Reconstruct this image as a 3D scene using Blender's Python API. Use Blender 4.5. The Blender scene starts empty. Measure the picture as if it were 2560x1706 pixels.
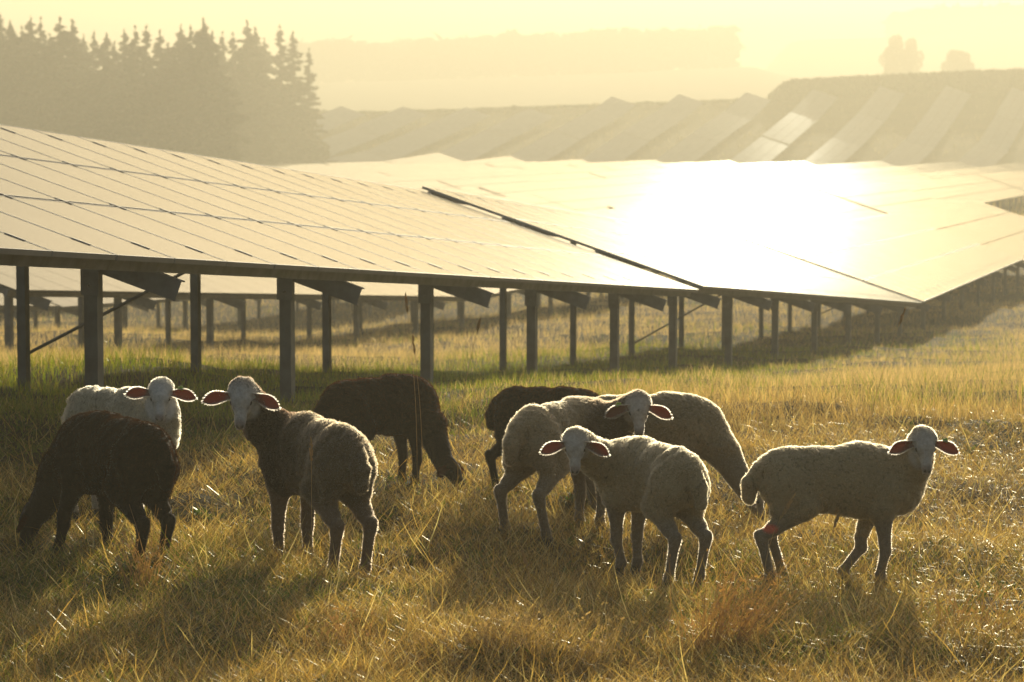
import bpy, math, random
import numpy as np
from mathutils import Vector, Matrix
R = math.radians
rng = np.random.default_rng(7)
random.seed(7)
scene = bpy.context.scene
COL = scene.collection

# ------------------------------------------------------------------ helpers
def link(o, parent=None):
    COL.objects.link(o)
    if parent is not None: o.parent = parent
    return o
def tag(o, label=None, cat=None, group=None, kind=None):
    if label: o['label'] = label
    if cat: o['category'] = cat
    if group: o['group'] = group
    if kind: o['kind'] = kind
    return o
def empty(name, loc, rz=0.0):
    o = bpy.data.objects.new(name, None); link(o)
    o.location = loc; o.rotation_euler = (0, 0, rz); o.empty_display_size = .2
    return o
def np_mesh(name, V, F, mats, smooth=False, attr=None, midx=None):
    """V (n,3); F list of (m,k) int arrays with constant k, attr dict name->(n,4)"""
    me = bpy.data.meshes.new(name)
    V = np.asarray(V, dtype=np.float32)
    if not isinstance(F, list): F = [F]
    F = [np.asarray(f, dtype=np.int32) for f in F if len(f)]
    nl = sum(f.size for f in F); nf = sum(len(f) for f in F)
    me.vertices.add(len(V)); me.vertices.foreach_set('co', V.ravel())
    me.loops.add(nl); me.polygons.add(nf)
    me.loops.foreach_set('vertex_index', np.concatenate([f.ravel() for f in F]))
    st, c = [], 0
    for f in F:
        st.append(c + np.arange(len(f)) * f.shape[1]); c += f.size
    me.polygons.foreach_set('loop_start', np.concatenate(st).astype(np.int32))
    if midx is not None: me.polygons.foreach_set('material_index', np.asarray(midx, dtype=np.int32))
    me.polygons.foreach_set('use_smooth', np.full(nf, bool(smooth)))
    for m in mats: me.materials.append(m)
    if attr:
        for k, a in attr.items():
            at = me.attributes.new(k, 'FLOAT_COLOR', 'POINT')
            at.data.foreach_set('color', np.asarray(a, dtype=np.float32).ravel())
    me.update(calc_edges=True)
    return me
class MB:
    """collects boxes / tubes into one mesh"""
    def __init__(s): s.V = []; s.Q = []; s.n = 0
    def hexa(s, P):
        P = np.asarray(P, float); b = s.n; s.V.append(P); s.n += 8
        s.Q += [[b+i for i in q] for q in ((0,3,2,1),(4,5,6,7),(0,1,5,4),(1,2,6,5),(2,3,7,6),(3,0,4,7))]
    def beam(s, a, b, side, up, w, h):
        """box from a to b, width w along side, height h along up (centred)"""
        a = np.array(a, float); b = np.array(b, float); si = np.array(side, float)*w/2; u = np.array(up, float)*h/2
        s.hexa([a-si-u, a+si-u, b+si-u, b-si-u, a-si+u, a+si+u, b+si+u, b-si+u])
    def box(s, lo, hi):
        x0,y0,z0 = lo; x1,y1,z1 = hi
        s.hexa([(x0,y0,z0),(x1,y0,z0),(x1,y1,z0),(x0,y1,z0),(x0,y0,z1),(x1,y0,z1),(x1,y1,z1),(x0,y1,z1)])
    def tube(s, pts, rads, n=6):
        pts = [np.array(p, float) for p in pts]; b = s.n
        for i, p in enumerate(pts):
            d = pts[min(i+1, len(pts)-1)] - pts[max(i-1, 0)]; d /= (np.linalg.norm(d)+1e-9)
            u = np.cross(d, [0, 0, 1.]) if abs(d[2]) < .9 else np.cross(d, [1., 0, 0]); u /= np.linalg.norm(u)
            v = np.cross(d, u)
            for k in range(n):
                t = 2*math.pi*k/n
                s.V.append((p + rads[i]*(math.cos(t)*u + math.sin(t)*v))[None]); s.n += 1
        for i in range(len(pts)-1):
            for k in range(n):
                s.Q.append([b+i*n+k, b+i*n+(k+1) % n, b+(i+1)*n+(k+1) % n, b+(i+1)*n+k])
    def build(s, name, mats, parent=None, smooth=False):
        me = np_mesh(name, np.concatenate([np.atleast_2d(v) for v in s.V]), np.array(s.Q), mats if isinstance(mats, list) else [mats], smooth)
        return link(bpy.data.objects.new(name, me), parent)

# value noise
_LAT = rng.random((256, 256))
def vnoise(x, y, s=1.0, o=0):
    x = np.asarray(x)/s + 37.3*(o+1); y = np.asarray(y)/s + 91.7*(o+1)
    xi = np.floor(x).astype(int); yi = np.floor(y).astype(int); fx = x-xi; fy = y-yi
    fx = fx*fx*(3-2*fx); fy = fy*fy*(3-2*fy)
    L = lambda a, b: _LAT[a % 256, b % 256]
    return (L(xi,yi)*(1-fx)+L(xi+1,yi)*fx)*(1-fy) + (L(xi,yi+1)*(1-fx)+L(xi+1,yi+1)*fx)*fy
def sstep(a, b, x):
    t = np.clip((np.asarray(x, float)-a)/(b-a), 0, 1); return t*t*(3-2*t)

# ------------------------------------------------------------------ materials
def new_mat(name):
    m = bpy.data.materials.new(name); m.use_nodes = True
    nt = m.node_tree; nt.nodes.clear()
    out = nt.nodes.new('ShaderNodeOutputMaterial')
    return m, nt, out
def N(nt, t, **kw):
    n = nt.nodes.new(t)
    for k, v in kw.items():
        if k in n.inputs.keys(): n.inputs[k].default_value = v
        else: setattr(n, k, v)
    return n
def simple(name, col, rough=.6, metal=0, noise=0, nscale=8, bump=0, bscale=60):
    m, nt, out = new_mat(name)
    p = N(nt, 'ShaderNodeBsdfPrincipled'); p.inputs['Roughness'].default_value = rough; p.inputs['Metallic'].default_value = metal
    p.inputs['Base Color'].default_value = (*col, 1)
    tc = N(nt, 'ShaderNodeTexCoord')
    if noise:
        nz = N(nt, 'ShaderNodeTexNoise'); nz.inputs['Scale'].default_value = nscale; nz.inputs['Detail'].default_value = 6
        nt.links.new(tc.outputs['Object'], nz.inputs['Vector'])
        cr = N(nt, 'ShaderNodeValToRGB'); cr.color_ramp.elements[0].position = .3; cr.color_ramp.elements[1].position = .7
        cr.color_ramp.elements[0].color = (*[c*(1-noise) for c in col], 1); cr.color_ramp.elements[1].color = (*[min(1, c*(1+noise)) for c in col], 1)
        nt.links.new(nz.outputs['Fac'], cr.inputs['Fac']); nt.links.new(cr.outputs['Color'], p.inputs['Base Color'])
    if bump:
        nb = N(nt, 'ShaderNodeTexNoise'); nb.inputs['Scale'].default_value = bscale
        nt.links.new(tc.outputs['Object'], nb.inputs['Vector'])
        b = N(nt, 'ShaderNodeBump'); b.inputs['Strength'].default_value = bump; b.inputs['Distance'].default_value = .01
        nt.links.new(nb.outputs['Fac'], b.inputs['Height']); nt.links.new(b.outputs['Normal'], p.inputs['Normal'])
    nt.links.new(p.outputs[0], out.inputs['Surface'])
    return m
def leafy(name, attr='tint', trans=.4, gloss=.06, grough=.35, fixed=None, tgain=(1.25, 1.2, .7)):
    """thin plant matter: diffuse + translucent + a little gloss, colour per blade"""
    m, nt, out = new_mat(name)
    if fixed is None:
        a = N(nt, 'ShaderNodeAttribute', attribute_name=attr); c = a.outputs['Color']
    else:
        a = N(nt, 'ShaderNodeRGB'); a.outputs[0].default_value = (*fixed, 1); c = a.outputs[0]
    d = N(nt, 'ShaderNodeBsdfDiffuse'); t = N(nt, 'ShaderNodeBsdfTranslucent'); g = N(nt, 'ShaderNodeBsdfGlossy')
    g.inputs['Roughness'].default_value = grough; g.inputs['Color'].default_value = (.9, .9, .85, 1)
    mul = N(nt, 'ShaderNodeMix', data_type='RGBA', blend_type='MULTIPLY'); mul.inputs['Factor'].default_value = 1
    nt.links.new(c, mul.inputs[6]); mul.inputs[7].default_value = (*tgain, 1)
    nt.links.new(c, d.inputs['Color']); nt.links.new(mul.outputs[2], t.inputs['Color'])
    m1 = N(nt, 'ShaderNodeMixShader'); m1.inputs[0].default_value = trans
    nt.links.new(d.outputs[0], m1.inputs[1]); nt.links.new(t.outputs[0], m1.inputs[2])
    m2 = N(nt, 'ShaderNodeMixShader'); m2.inputs[0].default_value = gloss
    nt.links.new(m1.outputs[0], m2.inputs[1]); nt.links.new(g.outputs[0], m2.inputs[2])
    nt.links.new(m2.outputs[0], out.inputs['Surface'])
    return m

# ------------------------------------------------------------------ camera, light, air
CAM_Z = 2.17; FPX = 7111.0; PITCH = math.atan(563/7111)
cam = bpy.data.cameras.new('camera'); cam.lens = 100; cam.sensor_width = 36; cam.clip_end = 6000; cam.clip_start = .1
cam.dof.use_dof = True; cam.dof.focus_distance = 13.4; cam.dof.aperture_fstop = 7.0
co = link(bpy.data.objects.new('camera', cam)); co.location = (0, 0, CAM_Z); co.rotation_euler = (math.pi/2-PITCH, 0, 0)
scene.camera = co
cp, sp = math.cos(PITCH), math.sin(PITCH)
def unproj(px, py, D):
    """point on the sight line of a photograph pixel at world depth Y = D (used to read places off the photograph)"""
    u = (px-1280)/FPX; v = (py-853)/FPX
    d = np.array([u, cp - v*sp, -sp - v*cp]); d *= D/d[1]
    return np.array([0, 0, CAM_Z]) + d

SUN_AZ, SUN_EL = R(10.2), R(14.5)
sd = Vector((math.sin(SUN_AZ)*math.cos(SUN_EL), math.cos(SUN_AZ)*math.cos(SUN_EL), math.sin(SUN_EL)))
sun = bpy.data.lights.new('sun', 'SUN'); sun.energy = 5.0; sun.angle = R(.9); sun.color = (1, .885, .62)
so = link(bpy.data.objects.new('sun', sun)); so.rotation_euler = (-sd).to_track_quat('-Z', 'Y').to_euler()
w = bpy.data.worlds.new('World'); scene.world = w; w.use_nodes = True
nt = w.node_tree; bg = nt.nodes['Background']; sky = nt.nodes.new('ShaderNodeTexSky')
sky.sky_type = 'NISHITA'; sky.sun_disc = False; sky.sun_elevation = SUN_EL; sky.sun_rotation = SUN_AZ
sky.altitude = 400; sky.air_density = 1.0; sky.dust_density = 5.5; sky.ozone_density = .6
nt.links.new(sky.outputs[0], bg.inputs[0]); bg.inputs[1].default_value = .09
scene.view_settings.view_transform = 'Standard'; scene.view_settings.look = 'None'
scene.view_settings.exposure = 0.5; scene.view_settings.gamma = 1
scene.view_settings.use_curve_mapping = False
c = scene.cycles
c.use_denoising = True; c.volume_bounces = 1; c.max_bounces = 8; c.diffuse_bounces = 4; c.glossy_bounces = 3
c.transmission_bounces = 6; c.sample_clamp_indirect = 8; c.use_adaptive_sampling = True
try: c.denoiser = 'OPENIMAGEDENOISE'
except Exception: pass

HAZE_D = .0024
hz_m, nt, out = new_mat('haze_air')
pv = N(nt, 'ShaderNodeVolumePrincipled')
pv.inputs['Color'].default_value = (.54, .522, .435, 1); pv.inputs['Density'].default_value = HAZE_D; pv.inputs['Anisotropy'].default_value = .45
nt.links.new(pv.outputs[0], out.inputs['Volume'])
mb = MB(); mb.box((-900, -60, -12), (900, 1700, 50)); hz = mb.build('haze', hz_m); tag(hz, kind='stuff')

# ------------------------------------------------------------------ terrain
_gd = np.array([-60, 0, 9, 13, 17, 20.2, 27, 33.5, 40, 46, 52, 71, 100, 200, 315])
_gz = np.array([-.6, -.12, 0.0, 0.0, .09, .12, -.30, -.84, -1.30, -1.64, -1.90, -2.42, -2.75, -3.8, -4.95])
_ed = np.array([-10, 12.7, 32.2, 51.7, 71.1, 315.])
_ez = np.array([3.3, 1.62, .19, -1.28, -1.48, -3.95])
def pchip(xs, ys):
    xx = np.linspace(xs[0], xs[-1], 1500); yy = np.interp(xx, xs, ys)
    k = np.ones(13)/13
    yy2 = np.convolve(np.pad(yy, 6, mode='edge'), k, mode='valid')
    return lambda q: np.interp(q, xx, yy2)
_g0 = pchip(_gd, _gz)
D_HB, D_HC = 322., 378.
def hill(X, D):
    """far hillside above the valley line; X decides how high its crest is"""
    X = np.asarray(X, float); D = np.asarray(D, float)
    az = X/np.maximum(D, 1.)
    crest = 2.1 + (az+.0773)/.257*3.3 + .4*sstep(.08, .18, az)
    base = -5.0
    t = np.clip((D-D_HB)/(D_HC-D_HB), 0, 1)
    t = np.clip(t + .035*np.sin((t-.5)*2*math.pi)*-1, 0, 1)
    return t*(crest-base)
def ground(X, Y, micro=True):
    X = np.asarray(X, float); Y = np.asarray(Y, float)
    D = Y
    z = _g0(np.minimum(D, 315.)) + hill(X, np.minimum(D, D_HC))
    # beyond the crest: a dip, then the long rise to the wooded ridge
    az = X/np.maximum(D, 1.)
    dip = -4.5*sstep(D_HC, 480, D)
    ridge_h = 15.8*(1-.35*sstep(.075, .10, az)*0)
    right = sstep(.082, .10, az)
    rise = (ridge_h*(1-right) + 12*right)*sstep(480, 900, D) + (25*right)*sstep(950, 1500, D)
    z = z + np.where(D > D_HC, dip+rise, 0)
    uu = -(X-(-6.65+.2735*D))*.9646
    z = z - .72*sstep(9, 15, uu)*sstep(48, 66, D)*(1-.55*sstep(70, 110, D))*(1-sstep(110, 300, D))
    # left side a little higher under the second row, gentle swells
    z = z + .16*sstep(-4, -8, X)*sstep(24, 34, D)*(1-sstep(60, 90, D)) + .10*sstep(-2.2, -3.6, X)*sstep(18, 21, D)*(1-sstep(26, 34, D))
    z = z + .9*np.clip(-az-.08, 0, .3)*sstep(150, 300, D)*12*(1-sstep(330, 420, D))
    if micro:
        near = 1-sstep(60, 120, D)
        z = z + near*(.16*(vnoise(X, Y, 4.5, 1)-.5)*sstep(19, 26, D) + .13*(vnoise(X, Y, 1.7, 2)-.5) + .10*(vnoise(X, Y, .55, 3)-.5) + .03*(vnoise(X, Y, .22, 4)-.5))
    return z
xs = np.concatenate([-np.geomspace(5, 1500, 90)[::-1], np.linspace(-4.9, 4.9, 110), np.geomspace(5, 1500, 90)])
ys = np.concatenate([np.linspace(-60, 7.9, 24), np.linspace(8, 21, 150), np.geomspace(21.15, 70, 120), np.geomspace(70.8, 2500, 170)])
GX, GY = np.meshgrid(xs, ys); GZ = ground(GX, GY)
nx, ny = len(xs), len(ys)
idx = np.arange(nx*ny).reshape(ny, nx)
F = np.stack([idx[:-1,:-1], idx[:-1,1:], idx[1:,1:], idx[1:,:-1]], -1).reshape(-1, 4)
gm, nt, out = new_mat('meadow_ground')
tc = N(nt, 'ShaderNodeTexCoord'); n1 = N(nt, 'ShaderNodeTexNoise'); n1.inputs['Scale'].default_value = .35; n1.inputs['Detail'].default_value = 8
n2 = N(nt, 'ShaderNodeTexNoise'); n2.inputs['Scale'].default_value = 25; n2.inputs['Detail'].default_value = 6
nt.links.new(tc.outputs['Object'], n1.inputs['Vector']); nt.links.new(tc.outputs['Object'], n2.inputs['Vector'])
r1 = N(nt, 'ShaderNodeValToRGB'); r1.color_ramp.elements[0].position = .38; r1.color_ramp.elements[1].position = .62
r1.color_ramp.elements[0].color = (.028, .032, .008, 1); r1.color_ramp.elements[1].color = (.10, .066, .025, 1)
mx = N(nt, 'ShaderNodeMix', data_type='RGBA', blend_type='MULTIPLY'); mx.inputs['Factor'].default_value = .8
r2 = N(nt, 'ShaderNodeValToRGB'); r2.color_ramp.elements[0].position = .3; r2.color_ramp.elements[0].color = (.35, .35, .35, 1); r2.color_ramp.elements[1].position = .75
nt.links.new(n1.outputs['Fac'], r1.inputs['Fac']); nt.links.new(n2.outputs['Fac'], r2.inputs['Fac'])
nt.links.new(r1.outputs[0], mx.inputs[6]); nt.links.new(r2.outputs[0], mx.inputs[7])
pb = N(nt, 'ShaderNodeBsdfPrincipled'); pb.inputs['Roughness'].default_value = .95; pb.inputs['Specular IOR Level'].default_value = .1
nt.links.new(mx.outputs[2], pb.inputs['Base Color'])
bp = N(nt, 'ShaderNodeBump'); bp.inputs['Distance'].default_value = .05; nt.links.new(n2.outputs['Fac'], bp.inputs['Height']); nt.links.new(bp.outputs[0], pb.inputs['Normal'])
nt.links.new(pb.outputs[0], out.inputs['Surface'])
g = link(bpy.data.objects.new('ground', np_mesh('ground', np.stack([GX, GY, GZ], -1).reshape(-1, 3), F, [gm], True))); tag(g, kind='structure')

# ------------------------------------------------------------------ solar tables
alu = simple('galvanised_steel', (.15, .155, .16), .55, .6, .25, 9, .15, 40)
alu2 = simple('weathered_steel_post', (.13, .14, .145), .6, .5, .35, 5, .2, 50)
frame_m = simple('dark_anodised_frame', (.22, .22, .21), .6, .2, .1, 5)
gl, nt, out = new_mat('solar_glass')
p = N(nt, 'ShaderNodeBsdfPrincipled'); tc = N(nt, 'ShaderNodeTexCoord')
nz = N(nt, 'ShaderNodeTexNoise'); nz.inputs['Scale'].default_value = 1.3; nz.inputs['Detail'].default_value = 5
nt.links.new(tc.outputs['Object'], nz.inputs['Vector'])
cr = N(nt, 'ShaderNodeValToRGB'); cr.color_ramp.elements[0].color = (.035, .036, .04, 1); cr.color_ramp.elements[1].color = (.085, .082, .075, 1)
cr.color_ramp.elements[0].position = .35; cr.color_ramp.elements[1].position = .65
nt.links.new(nz.outputs['Fac'], cr.inputs['Fac']); nt.links.new(cr.outputs[0], p.inputs['Base Color'])
mr = N(nt, 'ShaderNodeMapRange'); mr.inputs['To Min'].default_value = .115; mr.inputs['To Max'].default_value = .145
nt.links.new(nz.outputs['Fac'], mr.inputs['Value']); nt.links.new(mr.outputs[0], p.inputs['Roughness'])
# anti-reflective, dusty cover glass: Fresnel weighted mirror of limited strength over a dark dusty base
fr_ = N(nt, 'ShaderNodeFresnel'); fr_.inputs['IOR'].default_value = 1.35
gs = N(nt, 'ShaderNodeBsdfGlossy'); gs.inputs['Color'].default_value = (.42, .43, .42, 1)
nt.links.new(mr.outputs[0], gs.inputs['Roughness']); p.inputs['Specular IOR Level'].default_value = 0; p.inputs['Roughness'].default_value = .9
for l_ in list(p.inputs['Roughness'].links): nt.links.remove(l_)
mxg = N(nt, 'ShaderNodeMixShader'); nt.links.new(fr_.outputs[0], mxg.inputs[0]); nt.links.new(p.outputs[0], mxg.inputs[1]); nt.links.new(gs.outputs[0], mxg.inputs[2])
nt.links.new(mxg.outputs[0], out.inputs['Surface'])

glf = gl.copy(); glf.name = 'glare_damped_solar_glass'  # hillside copy: mirror cut to kill sun glare, pale sheen painted into base
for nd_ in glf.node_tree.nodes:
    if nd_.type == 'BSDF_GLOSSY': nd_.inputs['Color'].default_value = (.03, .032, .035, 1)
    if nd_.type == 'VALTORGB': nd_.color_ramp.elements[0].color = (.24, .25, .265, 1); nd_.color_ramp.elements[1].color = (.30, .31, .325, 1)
RN = math.hypot(.2735, 1); RX, RY = .2735/RN, 1/RN        # row direction (x, y)
PX, PY = -RY, RX                                           # up-slope direction, to the left
WH, DZ = 3.36, 1.12; TL = TLF = 20.2; NMOD = 23; PITCH_ROW = 8.5
E0 = lambda D: float(np.interp(D, _ed, _ez))
_e2d = [-10, 12.7, 32.2, 51.7, 71.1, 100., 315.]; _e2z = [3.3, 1.62, .19, -1.42, -2.22, -2.55, -3.95]
def edge_z(X, D, n=0):
    return (E0(min(D, 315.)) if n < 2 else float(np.interp(min(D, 315.), _e2d, _e2z))) - .35*float(sstep(318, 335, D)) + float(hill(X, min(D, D_HC)))*1.0
WORDS = ['first','second','third','fourth','fifth','sixth','seventh','eighth','ninth','tenth','eleventh','twelfth','thirteenth','fourteenth','fifteenth','sixteenth','seventeenth','eighteenth','nineteenth','twentieth','twenty first','twenty second']
def table(n, m, label, group, level, TL=TL):
    """level 2: every module and post, level 1: surface, rails, posts, level 0: far away"""
    x0 = 2.16 + n*PITCH_ROW*PX + m*TLF*RX; y0 = 32.2 + n*PITCH_ROW*PY + m*TLF*RY
    x1 = x0 + TL*RX; y1 = y0 + TL*RY
    z0, z1 = edge_z(x0, y0, n), edge_z(x1, y1, n)
    off = (rng.random()-.5)*.09 if n else {-1: -.02, 0: .025, 1: .045}.get(m, 0.)
    z0 += off; z1 += off
    gx, gy = (x0+x1)/2+PX*WH/2, (y0+y1)/2+PY*WH/2
    base = np.array([gx, gy, float(ground(gx, gy, False))])
    root = empty('solar_table', base); tag(root, label, 'solar table', group)
    A = np.array([x0, y0, z0]) - base; rd = (np.array([x1, y1, z1]) - np.array([x0, y0, z0]))/TL  # per metre along row
    ud = np.array([PX*WH, PY*WH, DZ])                                              # full slant
    nrm = np.cross(rd, ud); nrm /= np.linalg.norm(nrm)
    if nrm[2] < 0: nrm = -nrm
    ul = np.linalg.norm(ud); ru = rd/np.linalg.norm(rd); uu = ud/ul
    P = lambda s, u, h=0.: A + rd*s + ud*u + nrm*h
    mw = (TL-.22)/NMOD
    def module(b, fr, i, j, th=.032, gap=.018):
        s0, s1 = .06+i*mw+gap/2, .06+(i+1)*mw-gap/2; u0, u1 = j/3+.004, (j+1)/3-.004
        b.hexa([P(s0,u0,0),P(s1,u0,0),P(s1,u1,0),P(s0,u1,0),P(s0,u0,th),P(s1,u0,th),P(s1,u1,th),P(s0,u1,th)])
    if level == 2:
        for i in range(NMOD):
            for j in range(3):
                b = MB(); module(b, None, i, j, .03, .018)
                s0, s1 = .06+i*mw+.009, .06+(i+1)*mw-.009; u0, u1 = j/3+.004, (j+1)/3-.004
                q = b.n; b.Q = b.Q[:]  # frame lip on top: inset glass sits 2 mm lower
                e = .010; eu = .010/ul
                o = b.build('solar_panel', [gl, frame_m], root)
                # material: top face glass, the rest frame
                for pi, poly in enumerate(o.data.polygons): poly.material_index = 0 if pi == 1 else 1
                lip = MB(); hh = .0306; T = .0012
                lip.beam(P(s0, u0+eu/2, hh), P(s1, u0+eu/2, hh), uu, nrm, e, T)
                lip.beam(P(s0, u1-eu/2, hh), P(s1, u1-eu/2, hh), uu, nrm, e, T)
                lip.beam(P(s0+e/2, u0+eu, hh), P(s0+e/2, u1-eu, hh), ru, nrm, e, T)
                lip.beam(P(s1-e/2, u0+eu, hh), P(s1-e/2, u1-eu, hh), ru, nrm, e, T)
                lip.build('panel_frame', frame_m, o)
        for i in range(1, NMOD):
            for u in (.07, .334, .667, .935):
                sc_ = .06+i*mw; cl = MB(); d_ = .06/ul
                cl.beam(P(sc_, u-d_, .0335), P(sc_, u+d_, .0335), ru, nrm, .022, .004); cl.build('clamp', alu, root)
    elif level == 1:
        b = MB()
        for i in range(NMOD):
            for j in range(3): module(b, None, i, j)
        b.build('panel_surface', gl, root)
    else:
        b = MB()
        for j in range(3):
            b.hexa([P(.05,j/3+.006,0),P(TL-.12,j/3+.006,0),P(TL-.12,(j+1)/3-.006,0),P(.05,(j+1)/3-.006,0),
                    P(.05,j/3+.006,.04),P(TL-.12,j/3+.006,.04),P(TL-.12,(j+1)/3-.006,.04),P(.05,(j+1)/3-.006,.04)])
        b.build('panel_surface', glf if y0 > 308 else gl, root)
    # purlins
    for u in ((.035, .30, .37, .63, .70, .965) if level == 2 else (.035, .5, .965)):
        b = MB(); b.beam(P(.05, u, -.045), P(TL-.10, u, -.045), uu, nrm, .05, .085); b.build('purlin', alu, root)
    if level == 0:
        b = MB()
        for k in range(6):
            s = 1.03+k*3.44
            if s > TL-.3: break
            for u in (.15, .77):
                t = P(s, u, -.1); gxx, gyy = t[0]+base[0], t[1]+base[1]
                gz = float(ground(gxx, gyy, False))-base[2]-.3
                b.box((t[0]-.05, t[1]-.05, gz), (t[0]+.05, t[1]+.05, t[2]))
        o = b.build('post_row', alu2, root); o['kind'] = 'stuff'
        return root
    # stations: rafter + front post + rear post
    for k in range(6):
        s = 1.03+k*3.44
        b = MB(); a, e2 = P(s, -.012, 0), P(s, .98, 0)
        # C profile rafter: deep web and two flanges
        up = nrm; h0, h1 = -.09, -.25
        b.beam(a+nrm*(-.155), e2+nrm*(-.155), ru, nrm, .008, .13)
        b.beam(a+nrm*(-.094)+ru*.03, e2+nrm*(-.094)+ru*.03, ru, nrm, .06, .008)
        b.beam(a+nrm*(-.216)+ru*.03, e2+nrm*(-.216)+ru*.03, ru, nrm, .06, .008)
        b.build('rafter', alu, root)
        for u, front in ((.155, True), (.77, False)):
            t = P(s, u, -.11 if front else -.12); gxx, gyy = t[0]+base[0], t[1]+base[1]
            gz = float(ground(gxx, gyy, False))-base[2]-.35
            b = MB(); rx = np.array([RX, RY, 0]); px = np.array([PX, PY, 0])
            cx = np.array([t[0], t[1], 0]) - rx*.05
            w2, dpt = (.043, .085) if front else (.034, .075)
            top = t[2]
            zb = np.array([0, 0, gz]); zt = np.array([0, 0, top])
            # C channel opening away from the camera: web faces the row end, flanges each side, small lips
            b.beam(cx+zb, cx+zt, px, rx, w2*2, .008)
            for sg in (-1, 1):
                b.beam(cx+px*sg*(w2-.004)+rx*(dpt/2+.002)+zb, cx+px*sg*(w2-.004)+rx*(dpt/2+.002)+zt, px, rx, .008, dpt-.006)
                b.beam(cx+px*sg*(w2-.018)+rx*(dpt+.002)+zb, cx+px*sg*(w2-.018)+rx*(dpt+.002)+zt, px, rx, .022, .006)
            o = b.build('post', alu2, root)
            if front and level == 2:
                # bracket plate and bolts that tie the post to the rafter
                b = MB(); c2 = cx - rx*.012
                b.beam(c2+np.array([0, 0, top-.26]), c2+np.array([0, 0, top-.04]), px, rx, w2*2+.03, .008)
                for zz in (.09, .2):
                    b.tube([c2+np.array([0,0,top-zz])-rx*.004, c2+np.array([0,0,top-zz])-rx*.02], [.011, .009], 6)
                b.build('bracket', alu, o)
        if level == 2 and k == BR.get((n, m)):
            t = P(s+.05, .77, -.1); a0 = P(s+3.4, .80, -.12)
            gz = float(ground(t[0]+base[0], t[1]+base[1], False))-base[2]
            b = MB(); b.tube([np.array([t[0], t[1], gz+.25]), P(s+.25, .30, -.15)], [.014, .014], 6); b.build('brace', alu, root)
    return root
BR = {(0, -1): 2, (0, 0): 2, (0, 1): 1}
front_lab = {-1: 'nearest table of the front row, seams fanning out at upper left of the sheep',
             0: 'front row table that dips towards the blown out glare, behind the grazing sheep',
             1: 'front row table climbing to the right edge, past the pointed low corner',
             2: 'front row table beyond the pointed corner at the right edge'}
count = 0; HROWS = []
for n in range(0, 16):
    order = []
    for m in range(-3, 19):
        xm = 2.16 + n*PITCH_ROW*PX + (m+.5)*TL*RX + PX*WH/2; ym = 32.2 + n*PITCH_ROW*PY + (m+.5)*TL*RY
        y0 = ym - TL/2
        if y0 < 5: continue
        if ym - TL/2 > 364: continue
        az0 = (xm-TL*RX/2)/(ym-TL*RY/2); az1 = (xm+TL*RX/2)/(ym+TL*RY/2)
        if max(az0, az1) < -.205 and n > 0: continue
        if min(az0, az1) > .197: continue
        if n == 0 and m > 2: continue
        azm = xm/ym
        if ym > 195 and azm < (-.083 if ym < 318 else -.098): continue
        order.append((m, xm, ym))
    for q, (m, xm, ym) in enumerate(order):
        lev = 2 if (n == 0 and m < 2) else (1 if ym < 110 else 0)
        if n == 0: lab = front_lab[m]
        elif ym > 318:
            if n not in HROWS: HROWS.append(n)
            k = sum(1 for o in order if o[2] > 318); j = q-(len(order)-k)
            pos = ['lowest', 'middle', 'topmost', 'crest'][j if k > 2 else (0 if j == 0 else 2)]
            lab = f'{pos} table of the {WORDS[HROWS.index(n)]} hillside strip counted from the right edge, faded by haze'
        else:
            lab = f'low solar table in the {WORDS[n-1]} row behind the front row, {WORDS[q]} from its near end'
        table(n, m, lab, 'solar tables of the front row' if n == 0 else ('solar tables on the far hillside' if ym > 318 else 'solar tables in the shallow valley'), lev, TL if ym+TL*RY/2 < 374 else max(6., (374-(ym-TL*RY/2))/RY))
        count += 1
print('tables', count)

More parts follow.
